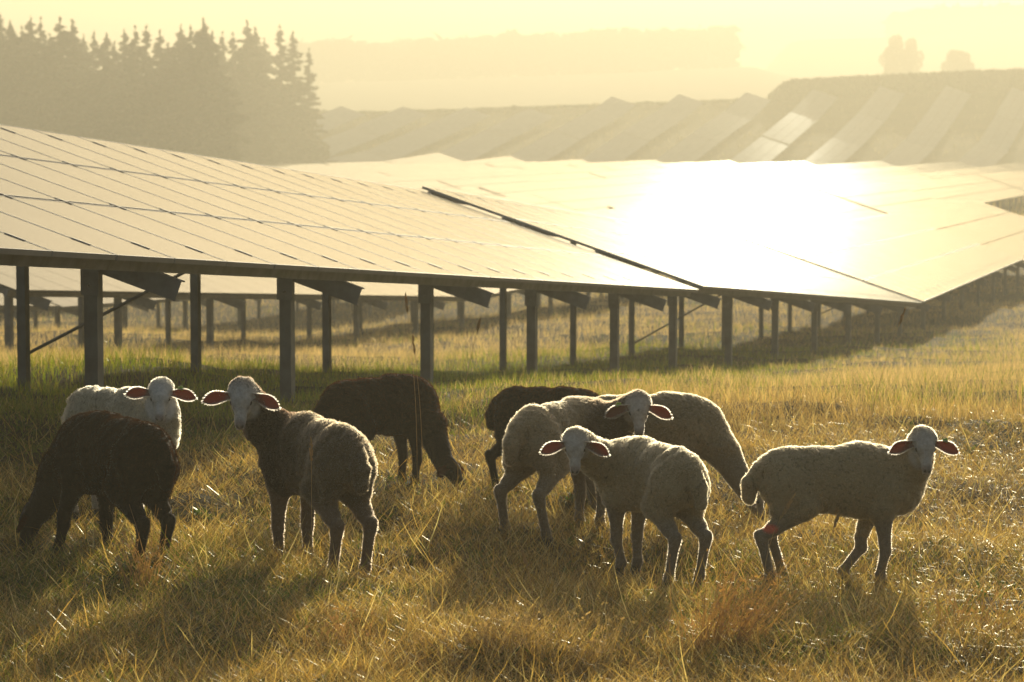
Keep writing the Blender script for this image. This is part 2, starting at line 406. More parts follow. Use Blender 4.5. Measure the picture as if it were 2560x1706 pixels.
# ------------------------------------------------------------------ far trees
needle = simple('dark_needles', (.035, .05, .02), .9, 0, .4, 3)
leafm = simple('far_leaves', (.06, .08, .03), .9, 0, .4, 2)
bark = simple('bark', (.09, .07, .05), .9, 0, .3, 6)
def quads_at(C, U, V):
    """C centres, U and V half axes -> verts, faces"""
    n = len(C); P = np.stack([C-U-V, C+U-V, C+U+V, C-U+V], 1).reshape(-1, 3)
    return P, np.arange(n*4).reshape(n, 4)
def conifer(seed, h, loose):
    r = np.random.default_rng(seed)
    tk = MB(); k = r.normal(0, .15, (6, 2)); pts = [(k[i, 0]*i/6, k[i, 1]*i/6, h*i/5) for i in range(6)]
    tk.tube(pts, [.24, .21, .17, .12, .07, .015], 7)
    C, U, V = [], [], []
    nb = int(h*(8 if loose else 11)); br = []
    for i in range(nb):
        f = (i+.5)/nb; z = h*(.03 + .96*f); prof = min(1.0, (1-f)*(1.25 if loose else 1.9))**(.95 if loose else .8)
        L = (3.1 if loose else 2.7)*prof*(.55+.6*r.random()) + .15
        if loose and .2 < f < .8 and r.random() < .3: L *= .5
        a = r.random()*6.283; droop = (.18 if loose else .32)*L
        d = np.array([math.cos(a), math.sin(a), 0])
        p0 = np.array([0, 0, z]); p1 = p0 + d*L + np.array([0, 0, -droop+.25*L*f]); br.append((p0, p1))
        tk.tube([p0, (p0+p1)/2+[0, 0, .05*L], p1], [.05*prof+.02, .03*prof+.01, .008], 4)
        ns = int(16+30*L)
        t = r.random(ns)**.7; c0 = p0 + (p1-p0)*t[:, None] + np.array([0, 0, .05*L])*np.sin(t*3.14)[:, None]
        sd_ = np.cross(d, [0, 0, 1.])
        w_ = r.normal(0, 1, ns)*(.34*(1-t*.6))*min(L, 2)*.5
        c0 = c0 + sd_*w_[:, None] + r.normal(0, .06, (ns, 3)); c0[:, 2] -= np.abs(w_)*.35 + r.random(ns)*.12
        u = d[None]*.24 + r.normal(0, .13, (ns, 3)); v = sd_[None]*.06 + r.normal(0, .05, (ns, 3)) + np.array([0, 0, -.06])
        sz_ = .35+.65*prof; C.append(c0); U.append(u*sz_); V.append(v*sz_)
    # leader
    ns = 40; zz = h*(.93+.10*r.random(ns)); C.append(np.stack([r.normal(0, .04, ns), r.normal(0, .04, ns), zz], 1)); U.append(r.normal(0, .04, (ns, 3))); V.append(r.normal(0, .05, (ns, 3))*[1,1,2])
    P, Fq = quads_at(np.concatenate(C), np.concatenate(U), np.concatenate(V))
    # trunk and branches are the woody part
    return tk, P, Fq
def conifer_meshes(seed, h, loose):
    tk, P, Fq = conifer(seed, h, loose)
    tm = np_mesh('trunk', np.concatenate([np.atleast_2d(v) for v in tk.V]), np.array(tk.Q), [bark], True)
    return tm, np_mesh('crown', P, Fq, [needle])
def broad_meshes(seed, h, wd, stretch=1):
    r = np.random.default_rng(seed); tk = MB()
    tk.tube([(0, 0, 0), (.1, 0, h*.3), (0, .1, h*.6)], [.5, .38, .2], 8)
    Cs = []
    for i in range(26):
        a = r.random()*6.283; f = r.random(); rr = wd*(.2+.75*r.random())*math.sin(min(1, .25+f*.9)*math.pi)**.5 if f < .95 else .3*wd
        c0 = np.array([math.cos(a)*rr*.8, math.sin(a)*rr*.8, h*(.22+.68*f)]); Cs.append(c0)
        tk.tube([(0, 0, h*(.15+.35*f)), c0*[.5, .5, .9], c0], [.18, .1, .04], 5)
    Cs = np.array(Cs); n = 5200; k = r.integers(0, len(Cs), n)
    g_ = r.normal(0, 1, (n, 3)); g_ /= np.linalg.norm(g_, axis=1)[:, None]; rad = (.25*wd+.6)*(.5+.5*r.random(n))**.6
    C = Cs[k] + g_*rad[:, None]*[1, 1, .8*stretch]
    C[:, 2] = np.maximum(C[:, 2], .3)
    P, Fq = quads_at(C, r.normal(0, .17, (n, 3)), r.normal(0, .17, (n, 3)))
    tm = np_mesh('trunk', np.concatenate([np.atleast_2d(v) for v in tk.V]), np.array(tk.Q), [bark], True)
    return tm, np_mesh('crown', P, Fq, [leafm])
def tree(name, meshes, loc, rz, sc, label, group):
    root = empty(name, loc, rz); root.scale = sc; tag(root, label, 'tree', group)
    link(bpy.data.objects.new('trunk', meshes[0]), root); link(bpy.data.objects.new('crown', meshes[1]), root)
    return root
CON = [conifer_meshes(100+i, 16., i % 3 == 2) for i in range(6)]
# tops read from the photograph: (px, py, depth)
tops = [(-30,110,262),(0,72,255),(48,100,250),(100,128,270),(142,85,255),(187,92,262),(228,160,285),(275,95,250),(332,100,258),(385,165,285),(432,150,262),(488,158,258),(525,196,280),
        (570,140,262),(622,130,250),(672,125,256),(735,152,262),(772,205,284),(830,122,262),(876,126,254),(936,92,250),(905,150,270),(975,148,262),(1022,155,270),(1070,160,262),(1135,110,252),
        (1172,135,262),(1215,182,270),(1286,125,246),(1345,152,244),(1420,228,252)]
cols = ['tall grey green spruce', 'slim pointed spruce', 'ragged larch']
tops = sorted(tops)
for i, (zx, zy, D) in enumerate(tops):
    px, py = zx*.544, zy*.544
    D += 70*float(sstep(500, 690, px))
    P = unproj(px, py, D); gz = float(ground(P[0], D, False)); hh = P[2]-gz
    mi = (i*5+i//3) % 6
    if i >= len(tops)-3: mi = (2, 5, 2)[i-(len(tops)-3)]
    wsc = {len(tops)-1: .95, len(tops)-2: 1.25, len(tops)-3: 1.1}.get(i, 1.0+.35*((i*37) % 10)/10)
    pos = 'outermost tree at the right end of the dark wood' if i == len(tops)-1 else f'{WORDS[i] if i < 22 else WORDS[len(tops)-1-i]} treetop counted from the {"left" if i < 22 else "right"} along the wood'
    tree('conifer', CON[mi], (P[0], D, gz-.2), i*1.7, (wsc*hh/16, wsc*hh/16, hh/16), f'hazy {cols[2] if mi % 3 == 2 else cols[mi % 2]}, {pos}', 'conifers of the wood at upper left')
# lower layer of younger trees that closes the wood
r = np.random.default_rng(5)
LOWLAB = []
for i in range(90):
    px = -60+i*8.6+r.normal(0, 8); D = 250 + r.random()*40
    if px > 690: px = 600+r.random()*90
    D += 62*float(sstep(500, 680, px))
    P = unproj(px, 135+r.random()*100+max(0, px-560)*.35, D); gz = float(ground(P[0], D, False)); hh = P[2]-gz
    mi = int(r.integers(0, 6))
    tree('young_conifer', CON[mi], (P[0], D, gz-.2), i*2.3, (1.5*hh/16, 1.5*hh/16, hh/16), 'shorter conifer filling the hazy lower part of the wood', 'understorey conifers of the wood')
# far trees at the right, standing on the slope beyond the maize
BR1 = broad_meshes(31, 17, 6.0); BR2 = broad_meshes(32, 10, 5.0)
def far_tree(m, px, py, D, h0, wsc, lab):
    P = unproj(px, py, D); gz = float(ground(P[0], D, False)); hh = max(4., P[2]-gz)
    tree('broadleaf_tree', m, (P[0], D, gz-.2), .4, (wsc*hh/h0, wsc*hh/h0, hh/h0), lab, 'far trees in the bright mist')
far_tree(BR1, 2240, 84, 640, 17, .9, 'rounded pale tree left of the pair in bright mist, left half')
far_tree(BR1, 2278, 92, 650, 17, .8, 'rounded pale tree touching its neighbour in bright mist, right half')
far_tree(BR2, 2395, 128, 620, 10, .9, 'small low bush like tree standing alone in bright mist')
# wooded ridge: one far mass
def wood_mass(name, spans, seed, cell=2.6, hmean=11, mat=leafm, label=None):
    r = np.random.default_rng(seed); C, U, V = [], [], []
    for (xa, xb, D0, D1, k) in spans:
        n = k; x = xa+(xb-xa)*r.random(n); y = D0+(D1-D0)*r.random(n)
        zt = hmean*(.62+.55*vnoise(x, y, 9, 5))*(.8+.4*r.random(n)**.5)
        z = ground(x, y, False) + zt*r.random(n)**.45
        C.append(np.stack([x, y, z], 1)); U.append(r.normal(0, cell*.45, (n, 3))); V.append(r.normal(0, cell*.45, (n, 3)))
    P, Fq = quads_at(np.concatenate(C), np.concatenate(U), np.concatenate(V))
    o = link(bpy.data.objects.new(name, np_mesh(name, P, Fq, [mat]))); tag(o, label, kind='stuff'); return o
wood_mass('distant_woodland', [(-70, 62, 880, 925, 26000), (62, 70, 880, 925, 900)], 11, 1.5, 10, label='pale wooded ridge line fading into haze')
wood_mass('distant_hill_wood', [(205, 330, 1490, 1560, 16000)], 12, 3, 11, label='faintest woodland on the far right hill')
# maize field on the crest at the right
r = np.random.default_rng(21); n = 42000
D = 377+16*r.random(n); az = .0905+.12*r.random(n)**1.0
X = az*D + (r.random(n)-.5)*.5; hgt = (2.15*sstep(.088, .098, az)+.1)*(.92+.16*r.random(n)); gz = ground(X, D, False)
C = np.stack([X, D, gz+hgt*r.random(n)**.6], 1)
U = r.normal(0, .12, (n, 3)); V = np.stack([r.normal(0, .05, n), r.normal(0, .05, n), .22+.1*r.random(n)], 1)
P, Fq = quads_at(C, U, V)
maize = link(bpy.data.objects.new('maize_field', np_mesh('maize_field', P, Fq, [simple('maize_leaf', (.10, .11, .04), .9, 0, .3, 1)]))); tag(maize, 'tall maize standing along the hill crest at the right', kind='stuff')
# weeds along the crest
n = 5000; D = 376+5*r.random(n); az = -.08+.17*r.random(n); X = az*D; hw = .15+.9*(vnoise(X, D*0, 1.1, 8)**5)*r.random(n)
C = np.stack([X, D, ground(X, D, False)+hw*.6], 1); P, Fq = quads_at(C, r.normal(0, .05, (n, 3)), np.stack([r.normal(0, .03, n), r.normal(0, .03, n), hw*.5], 1))
wd = link(bpy.data.objects.new('crest_weeds', np_mesh('crest_weeds', P, Fq, [leafm]))); tag(wd, 'ragged weeds along the crest of the solar hillside', kind='stuff')

# ------------------------------------------------------------------ sheep
def surface_nets(Fd, org, h):
    ins = Fd < 0
    c = ins[:-1,:-1,:-1].astype(np.int8)
    s = sum(ins[a:ins.shape[0]-1+a, b:ins.shape[1]-1+b, d:ins.shape[2]-1+d].astype(np.int8) for a in (0,1) for b in (0,1) for d in (0,1))
    act = (s > 0) & (s < 8); I = np.argwhere(act); ids = -np.ones(act.shape, dtype=np.int64); ids[act] = np.arange(len(I))
    acc = np.zeros((len(I), 3)); cnt = np.zeros(len(I))
    cor = [(a, b, d) for a in (0,1) for b in (0,1) for d in (0,1)]
    val = {q: Fd[I[:,0]+q[0], I[:,1]+q[1], I[:,2]+q[2]] for q in cor}
    for q in cor:
        for ax in range(3):
            if q[ax] == 0:
                q2 = list(q); q2[ax] = 1; q2 = tuple(q2); a, b = val[q], val[q2]
                m = (a < 0) != (b < 0); t = np.where(m, a/np.where(m, a-b, 1), 0)
                pt = np.tile(np.array(q, float), (len(I), 1)); pt[:, ax] = t
                acc[m] += pt[m]; cnt[m] += 1
    V = (I + acc/cnt[:, None])*h + org
    Q = []
    for ax in range(3):
        o1, o2 = [(1, 2), (2, 0), (0, 1)][ax]
        sl0 = [slice(None)]*3; sl1 = [slice(None)]*3; sl0[ax] = slice(0, -1); sl1[ax] = slice(1, None)
        a, b = ins[tuple(sl0)], ins[tuple(sl1)]
        E = np.argwhere(a != b); E = E[(E[:, o1] > 0) & (E[:, o2] > 0) & (E[:, o1] < ids.shape[o1]) & (E[:, o2] < ids.shape[o2]) & (E[:, ax] < ids.shape[ax])]
        fl = a[E[:,0], E[:,1], E[:,2]]
        def g(d1, d2):
            e = E.copy(); e[:, o1] -= d1; e[:, o2] -= d2; return ids[e[:,0], e[:,1], e[:,2]]
        q = np.stack([g(1,1), g(0,1), g(0,0), g(1,0)], 1); q[~fl] = q[~fl][:, ::-1]
        Q.append(q[(q >= 0).all(1)])
    return V, np.concatenate(Q)
H = .0075
class Field:
    def __init__(s, lo, hi):
        s.lo = np.array(lo, float); s.n = np.ceil((np.array(hi)-s.lo)/H).astype(int)+1
        s.F = np.full(s.n, 1., dtype=np.float32)
    def cone(s, a, b, ra, rb, k=.03, ky=1., sub=False):
        a = np.array(a, float); b = np.array(b, float); m = max(ra, rb)+k*1.2+.01
        ymul = 1/min(1, ky)
        lo = np.minimum(a, b)-m*np.array([1, ymul if ky < 1 else 1, 1]); hi = np.maximum(a, b)+m*np.array([1, ymul if ky < 1 else 1, 1])
        i0 = np.clip(np.floor((lo-s.lo)/H).astype(int), 0, s.n-1); i1 = np.clip(np.ceil((hi-s.lo)/H).astype(int)+1, 1, s.n)
        if (i1 <= i0).any(): return
        g = np.meshgrid(*[s.lo[d]+np.arange(i0[d], i1[d])*H for d in range(3)], indexing='ij')
        pm = .5*(a[1]+b[1])
        P = [g[0], pm+(g[1]-pm)*ky, g[2]]; a2 = np.array([a[0], pm+(a[1]-pm)*ky, a[2]]); b2 = np.array([b[0], pm+(b[1]-pm)*ky, b[2]])
        ba = b2-a2; L2 = (ba@ba)+1e-9
        t = np.clip(((P[0]-a2[0])*ba[0]+(P[1]-a2[1])*ba[1]+(P[2]-a2[2])*ba[2])/L2, 0, 1)
        d = np.sqrt((P[0]-a2[0]-t*ba[0])**2+(P[1]-a2[1]-t*ba[1])**2+(P[2]-a2[2]-t*ba[2])**2)-(ra+t*(rb-ra))
        sl = tuple(slice(i0[q], i1[q]) for q in range(3)); cur = s.F[sl]
        if sub:
            d = -d; h_ = np.maximum(k-np.abs(cur-d), 0)/k; s.F[sl] = np.maximum(cur, d)+h_*h_*k*.25
        else:
            h_ = np.maximum(k-np.abs(cur-d), 0)/k; s.F[sl] = np.minimum(cur, d)-h_*h_*k*.25

def coat_mat(name, bump):
    m, nt, out = new_mat(name)
    a = N(nt, 'ShaderNodeAttribute', attribute_name='coat'); p = N(nt, 'ShaderNodeBsdfPrincipled')
    tc = N(nt, 'ShaderNodeTexCoord'); nz = N(nt, 'ShaderNodeTexNoise'); nz.inputs['Scale'].default_value = 55; nz.inputs['Detail'].default_value = 5
    nt.links.new(tc.outputs['Object'], nz.inputs['Vector'])
    mr = N(nt, 'ShaderNodeMapRange'); mr.inputs['From Min'].default_value = .3; mr.inputs['From Max'].default_value = .7; mr.inputs['To Min'].default_value = .72; mr.inputs['To Max'].default_value = 1.05
    nt.links.new(nz.outputs['Fac'], mr.inputs['Value'])
    mu = N(nt, 'ShaderNodeVectorMath', operation='SCALE'); nt.links.new(a.outputs['Color'], mu.inputs[0]); nt.links.new(mr.outputs[0], mu.inputs['Scale'])
    nt.links.new(mu.outputs[0], p.inputs['Base Color']); p.inputs['Roughness'].default_value = .85; p.inputs['Specular IOR Level'].default_value = .15
    p.inputs['Sheen Weight'].default_value = .25; p.inputs['Sheen Roughness'].default_value = .4
    b = N(nt, 'ShaderNodeBump'); b.inputs['Strength'].default_value = bump; b.inputs['Distance'].default_value = .006
    nt.links.new(nz.outputs['Fac'], b.inputs['Height']); nt.links.new(b.outputs[0], p.inputs['Normal'])
    nt.links.new(p.outputs[0], out.inputs['Surface']); return m
body_m = coat_mat('sheep_coat', .8)
wool_m, nt, out = new_mat('wool_fibre')
a = N(nt, 'ShaderNodeAttribute', attribute_name='coat'); hb = N(nt, 'ShaderNodeBsdfHairPrincipled'); hb.parametrization = 'COLOR'
hb.inputs['Roughness'].default_value = .45; hb.inputs['Radial Roughness'].default_value = .6; hb.inputs['IOR'].default_value = 1.45
nt.links.new(a.outputs['Color'], hb.inputs['Color']); nt.links.new(hb.outputs[0], out.inputs['Surface'])
wool_dark = leafy('dark_wool_fibre', 'coat', .40, .01, .6, tgain=(3.0, 2.0, 1.4))
eye_m = simple('eye', (.012, .009, .007), .12)
hoof_m = simple('hoof', (.03, .027, .022), .6)
ear_m, nt, out = new_mat('ear_skin')
a = N(nt, 'ShaderNodeAttribute', attribute_name='coat')
d = N(nt, 'ShaderNodeBsdfDiffuse'); t = N(nt, 'ShaderNodeBsdfTranslucent'); t.inputs['Color'].default_value = (.60, .13, .075, 1)
nt.links.new(a.outputs['Color'], d.inputs['Color']); mxs = N(nt, 'ShaderNodeMixShader'); mxs.inputs[0].default_value = .22
nt.links.new(d.outputs[0], mxs.inputs[1]); nt.links.new(t.outputs[0], mxs.inputs[2]); nt.links.new(mxs.outputs[0], out.inputs['Surface'])
tag_m = simple('ear_tag_plastic', (.25, .42, .04), .4)

def sheep(label, group, px, D, heading, s=1., legs=((0,0),(0,0),(0,0),(0,0)), head=None, face=-90., nose=58., roll=0., droop=(15, 20), coat=(.60,.54,.43), face_c=(.66,.62,.55),
          leg_c=None, front_c=None, wool=.0075, graze=False, fat=1., mark=False, eartags=(), seed=1, tail=(.0,), dark=False, sink=.02, inner=(.15,.065,.045), fuzz=1., bodyz=.014):
    """heading, face in degrees, world, 0 = +X, 90 = away from the camera"""
    r = np.random.default_rng(seed)
    X = (px-1280)/FPX*D; gz = float(ground(X, D, False))
    root_loc = np.array([X, D, gz-sink]); hd = R(heading)
    Rw = np.array([[math.cos(hd), -math.sin(hd), 0], [math.sin(hd), math.cos(hd), 0], [0, 0, 1]])
    def w2l(P): return (Rw.T @ (np.array(P)-root_loc))/s
    hc = w2l(head)
    fy = R(face)-hd; ny_ = R(nose)
    fwd = np.array([math.cos(fy)*math.cos(ny_), math.sin(fy)*math.cos(ny_), -math.sin(ny_)])
    lf = np.array([-math.sin(fy), math.cos(fy), 0.]); lf = lf*math.cos(R(roll)) + np.array([0, 0, math.sin(R(roll))])
    lf -= fwd*(lf@fwd); lf /= np.linalg.norm(lf); up = np.cross(fwd, lf)
    hs = .68; hp = lambda x, y, z: hc + (fwd*x + lf*y*.93 + up*z)*hs
    zz = bodyz
    f = Field(np.minimum([-.52, -.30, -.03], hc-.24), np.maximum([.48, .30, .78], hc+.24))
    C = f.cone; ky = 1.38/fat
    # trunk: deep chest, narrower loin, rounded rump
    C((-.26,0,.485+zz),(-.10,0,.480+zz),.113,.132,.05,ky)
    C((-.10,0,.480+zz),(.08,0,.470+zz),.132,.145,.05,ky)
    C((.08,0,.470+zz),(.21,0,.465+zz),.145,.130,.05,ky*1.04)
    C((.20,0,.455+zz),(.275,0,.445+zz),.130,.098,.06,ky*1.1)
    C((.16,0,.39+zz),(.27,0,.395+zz),.078,.066,.06,1.15)           # brisket
    C((-.13,0,.425+zz),(.10,0,.395+zz),.080*fat,.088*fat,.06,1.2) # belly
    C((.08,0,.565+zz),(.18,0,.558+zz),.045,.042,.07,.9)              # withers
    C((-.24,0,.562+zz),(-.31,0,.535+zz),.048,.045,.06,.8)           # croup
    # neck
    n0 = np.array([.24,0,(.45 if graze else .455)+zz]); back = hp(-.055, 0, -.035)
    v = back-n0; L = np.linalg.norm(v); v /= L
    if graze: n1 = n0*.55+back*.45+np.array([.015,0,.03]); rs = (.135,.086,.054)
    else: n1 = n0*.5+back*.5+np.array([.03,0,-.02]); rs = (.118,.072,.052)
    C(n0, n1, rs[0], rs[1], .07, 1.05); C(n1, back, rs[1], rs[2], .04)
    if not graze: C(n0+[0.02,0,.03], back, .075, .042, .05)
    # head
    HC = lambda a, b, ra, rb, k, sub=False: f.cone(a, b, ra*hs, rb*hs, k*hs, 1., sub)
    hk = .022
    HC(hp(-.03,0,.0),hp(.03,0,.002),.062,.058,hk); HC(hp(.03,0,.004),hp(.145,0,-.016),.050,.030,hk)
    HC(hp(.14,0,-.020),hp(.178,0,-.028),.034,.031,.02); HC(hp(-.01,0,-.045),hp(.13,0,-.052),.045,.024,.025)
    HC(hp(.15,0,-.05),hp(.168,0,-.052),.020,.016,.015)
    for q in (-1, 1):
        HC(hp(.02,.036*q,-.03),hp(.06,.028*q,-.035),.034,.028,.02)
        HC(hp(.035,.046*q,.020),hp(.058,.044*q,.018),.017,.015,.014)
        HC(hp(.175,.015*q,-.012),hp(.190,.014*q,-.020),.011,.010,.01)
        HC(hp(.196,.014*q,-.014),hp(.204,.020*q,-.012),.0055,.005,.006,sub=True)
        HC(hp(-.022,.050*q,.012),hp(-.028,.078*q,.010),.022,.016,.018)
    # legs: (dx, dy) of the feet: front -y, front +y, rear -y, rear +y
    feet = []
    for i, q in ((0,-1),(1,1)):
        dx, dy = legs[i][:2]; lift = legs[i][2] if len(legs[i]) > 2 else 0
        foot = np.array([.205+dx, .060*q+dy, 0.+lift]); sh = np.array([.225,.075*q,.42+zz]); el = np.array([.185+dx*.12,.070*q,.345+zz])
        kn = el*.47+foot*.53+np.array([.016,0,.012]); ft = foot+np.array([-.008,0,.060])
        C(sh,el,.062,.050,.035); C(el,kn+[-.004,0,.03],.052,.0255,.03); C(kn+[-.004,0,.03],kn+[0,0,-.015],.0285,.0265,.010)
        C(kn+[0,0,-.015],ft,.0235,.0200,.012); C(ft,ft+[.004,0,-.01],.0235,.023,.010); C(ft,foot+[.016,0,.016],.0195,.0215,.01); C(foot+[.005,0,.008],foot+[.022,0,.006],.020,.019,.006)
        feet.append(foot)
    for i, q in ((2,-1),(3,1)):
        dx, dy = legs[i][:2]; hkx = legs[i][2] if len(legs[i]) > 2 else 0
        foot = np.array([-.295+dx, .072*q+dy, 0.]); hip = np.array([-.235,.052*q,.475+zz]); st = np.array([-.165+dx*.3,.072*q+dy*.3,.355+zz])
        ho = np.array([-.345+dx*.85+hkx,.074*q+dy*.8,.235]); ft = foot+np.array([-.006,0,.060])
        C(hip,st,.086,.058,.05); C(hip+[-.045,0.004*q,-.06],st*.5+ho*.5+[-.02,0,.06],.070,.040,.045)
        C(st,ho*.7+st*.3,.058,.034,.03); C(ho*.7+st*.3,ho,.034,.0245,.015); C(ho+[-.008,0,.010],ho+[.004,0,-.02],.0265,.0255,.010)
        C(ho+[.004,0,-.02],ft,.0235,.0205,.012); C(ft,ft+[.004,0,-.01],.0235,.023,.010); C(ft,foot+[.016,0,.016],.0195,.0215,.01); C(foot+[.005,0,.008],foot+[.022,0,.006],.020,.019,.006)
        feet.append(foot)
    # tail
    ty = tail[0]; C((-.37,ty*.3,.515+zz),(-.405,ty,.455+zz),.034,.036,.03); C((-.405,ty,.455+zz),(-.41,ty*1.2,.385+zz),.036,.027,.015)
    V, Q = surface_nets(f.F, f.lo, H)
    # normals
    def vnorm(V, Q):
        n = np.cross(V[Q[:,2]]-V[Q[:,0]], V[Q[:,3]]-V[Q[:,1]]); o = np.zeros_like(V)
        for k in range(4): np.add.at(o, Q[:,k], n)
        return o/(np.linalg.norm(o, axis=1)[:, None]+1e-12)
    for _ in range(2):   # light smoothing
        a_ = np.zeros_like(V); c_ = np.zeros(len(V))
        for k in range(4):
            np.add.at(a_, Q[:,k], V[Q[:,(k+1)%4]]+V[Q[:,(k+3)%4]]); np.add.at(c_, Q[:,k], 2)
        keep = .35; V = V*(1-keep)+keep*a_/c_[:, None]
    nr = vnorm(V, Q)
    # masks
    dh = np.stack([(V-hc)@fwd, (V-hc)@lf, (V-hc)@up], 1)/hs
    headm = (1-sstep(.095, .135, np.linalg.norm((dh-[.05,0,-.02])*[.72,1,1], axis=1)))
    if graze: headm = np.maximum(headm, sstep(-.06, -.03, dh[:,0])*(np.linalg.norm(dh, axis=1) < .3))
    near_leg = np.zeros(len(V))
    zl = np.where(V[:,0] > -.05, .30, .29)+zz
    legm = (1-sstep(-.03, .05, V[:,2]-zl))*(1-headm)
    bell = (V[:,2] > .20+zz)&(np.abs(V[:,0]+.02) < .17)&(np.abs(V[:,1]) < .13)
    legm = np.where(bell, 0, legm)
    woolm = np.clip(1-headm-legm, 0, 1)
    lump = (vnoise(V[:,0]+V[:,2]*.7, V[:,1]+V[:,2], .035, seed)-.5)*.008+(vnoise(V[:,0]*1.1, V[:,2]+V[:,1], .09, seed+1)-.5)*.006
    V = V + nr*(woolm*lump)[:, None]
    coat = np.array(coat); col = np.tile(coat, (len(V), 1))
    if front_c is not None:
        t_ = sstep(-.10, .16, V[:,0]+.15*(vnoise(V[:,0], V[:,2], .12, 9)-.5)-.25*(V[:,2]-.55))
        col = col*(1-t_[:,None])+np.array(front_c)*t_[:,None]
    blot = .88+.24*vnoise(V[:,0]+V[:,1], V[:,2], .11, seed+3); col = col*blot[:, None]
    crk = np.abs(vnoise(V[:,0]*2.2+V[:,2]*.5, V[:,2]*.8+V[:,1], .055, seed+6)-.5); cm = (1-sstep(.008,.03,crk))*woolm*.45; col = col*(1-cm[:,None])  # fleece partings: crease shade painted as thin dark lines
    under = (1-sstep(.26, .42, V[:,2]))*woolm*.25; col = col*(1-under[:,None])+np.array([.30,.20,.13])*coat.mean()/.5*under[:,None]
    lc = np.array(leg_c if leg_c is not None else face_c)
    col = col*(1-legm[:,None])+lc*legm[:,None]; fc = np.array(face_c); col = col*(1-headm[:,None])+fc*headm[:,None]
    # muzzle: pinkish grey nose, dark nostrils and mouth line; darker patch below the eye
    mz = sstep(.150,.185,dh[:,0])*headm; col = col*(1-.7*mz[:,None])+np.array([.24,.165,.14])*fc.mean()/.6*.7*mz[:,None]
    for q in (-1, 1):
        nd = np.linalg.norm(dh-[.200,.016*q,-.014], axis=1); w_ = 1-sstep(.006,.013,nd); col = col*(1-.85*w_[:,None])
        ed = np.linalg.norm((dh-[.075,.045*q,.002])*[.6,1,1], axis=1); w_ = (1-sstep(.008,.02,ed))*.35; col = col*(1-w_[:,None])
    ml = (np.abs(dh[:,2]+.046) < .005)&(dh[:,0] > .14)&(headm > .5); col[ml] *= .45
    hoofm = (V[:,2] < .035)&(legm > .5); col[hoofm] = [.05,.045,.04]
    if mark:
        md = np.linalg.norm((V-np.array([-.315+legs[2][0]*.5, -.115, .275]))*[1,.5,1.6], axis=1); w_ = (1-sstep(.02,.045,md))*.75
        col = col*(1-w_[:,None])+np.array([.75,.12,.07])*w_[:,None]
    # specks of dung on the fleece
    for _ in range(16):
        c0 = V[r.integers(0, len(V))]
        if c0[2] > .45: col[np.linalg.norm(V-c0, axis=1) < .006] *= .35
    col4 = np.concatenate([np.clip(col, 0, 1), np.ones((len(V),1))], 1)
    VV, QQ, CC, MI = [V], [Q], [col4], [np.zeros(len(Q), int)]
    nV = len(V); TT = []
    # eyes (set in the head, part of the same mesh)
    def add(v, q, c4, mi):
        nonlocal nV
        VV.append(v); QQ.append(q+nV); CC.append(np.tile(c4, (len(v),1)) if np.ndim(c4) == 1 else c4); MI.append(np.full(len(q), mi)); nV += len(v)
    nu, nv_ = 10, 7
    for q in (-1, 1):
        c0 = hp(.044,.0545*q,.004); th = np.linspace(0,2*math.pi,nu,endpoint=False); ph = np.linspace(.05,math.pi-.05,nv_)
        v = np.array([[c0 + .0125*(math.sin(p_)*math.cos(t_)*fwd + math.sin(p_)*math.sin(t_)*lf*1.0 + math.cos(p_)*up*.8) for t_ in th] for p_ in ph]).reshape(-1,3)
        qd = np.array([[i*nu+j, i*nu+(j+1)%nu, (i+1)*nu+(j+1)%nu, (i+1)*nu+j] for i in range(nv_-1) for j in range(nu)])
        add(v, qd, np.array([0,0,0,1.]), 1)
    # ears: cupped leaf, inner side turned to the front
    ff = np.array([math.cos(fy), math.sin(fy), 0.]); ll = np.array([-math.sin(fy), math.cos(fy), 0.]); zu = np.array([0,0,1.])
    if graze: ff, zu = fwd*.3+up*.95, -fwd*.95+up*.3
    ear_pts = []
    for q, dr in ((-1, droop[0]), (1, droop[1])):
        root_e = hp(-.004,.058*q,.004); dr = R(dr)
        ed = ll*q*math.cos(dr) - zu*math.sin(dr) - ff*.12; ed /= np.linalg.norm(ed)
        wd_ = zu*math.cos(dr) + ll*q*math.sin(dr); nn = ff
        NU, NVV = 12, 7; LE = .128; fr, bk = [], []
        for i in range(NU+1):
            t_ = i/NU; wid = float(np.interp(t_, [0,.12,.3,.5,.65,.8,.9,1.], [.013,.0135,.020,.0255,.0265,.021,.0135,.002]))
            for j in range(NVV):
                u_ = -1+2*j/(NVV-1); bend = -.016*math.sin(t_*3.0)*1.0
                cup = .016*(u_*u_)*(1-.4*t_)
                P = root_e + ed*(LE*t_) + wd_*(u_*wid + .006*math.sin(t_*math.pi)) + nn*(cup + bend*.5 - .004)
                fr.append(P); bk.append(P-nn*.0032*(1-abs(u_)**4*.8))
        fr = np.array(fr); bk = np.array(bk); g_ = np.arange((NU+1)*NVV).reshape(NU+1, NVV)
        qf = np.stack([g_[:-1,:-1],g_[1:,:-1],g_[1:,1:],g_[:-1,1:]],-1).reshape(-1,4)
        v = np.concatenate([fr, bk]); nb = len(fr)
        per = np.concatenate([g_[:,0], g_[-1,1:], g_[::-1,-1][1:], g_[0,::-1][1:]])
        side = np.stack([per[:-1], per[1:], per[1:]+nb, per[:-1]+nb], 1)
        cc = np.concatenate([np.tile([*inner,1.], (nb,1)), np.tile([*(np.array(face_c)*.85),1.], (nb,1))])
        # rim lighter, hairy base
        uu_ = np.tile(np.abs(np.linspace(-1,1,NVV)), NU+1); rim = (uu_ > .9)[:,None]
        cc[:nb,:3] = np.where(rim, np.array(face_c)*.8, cc[:nb,:3])
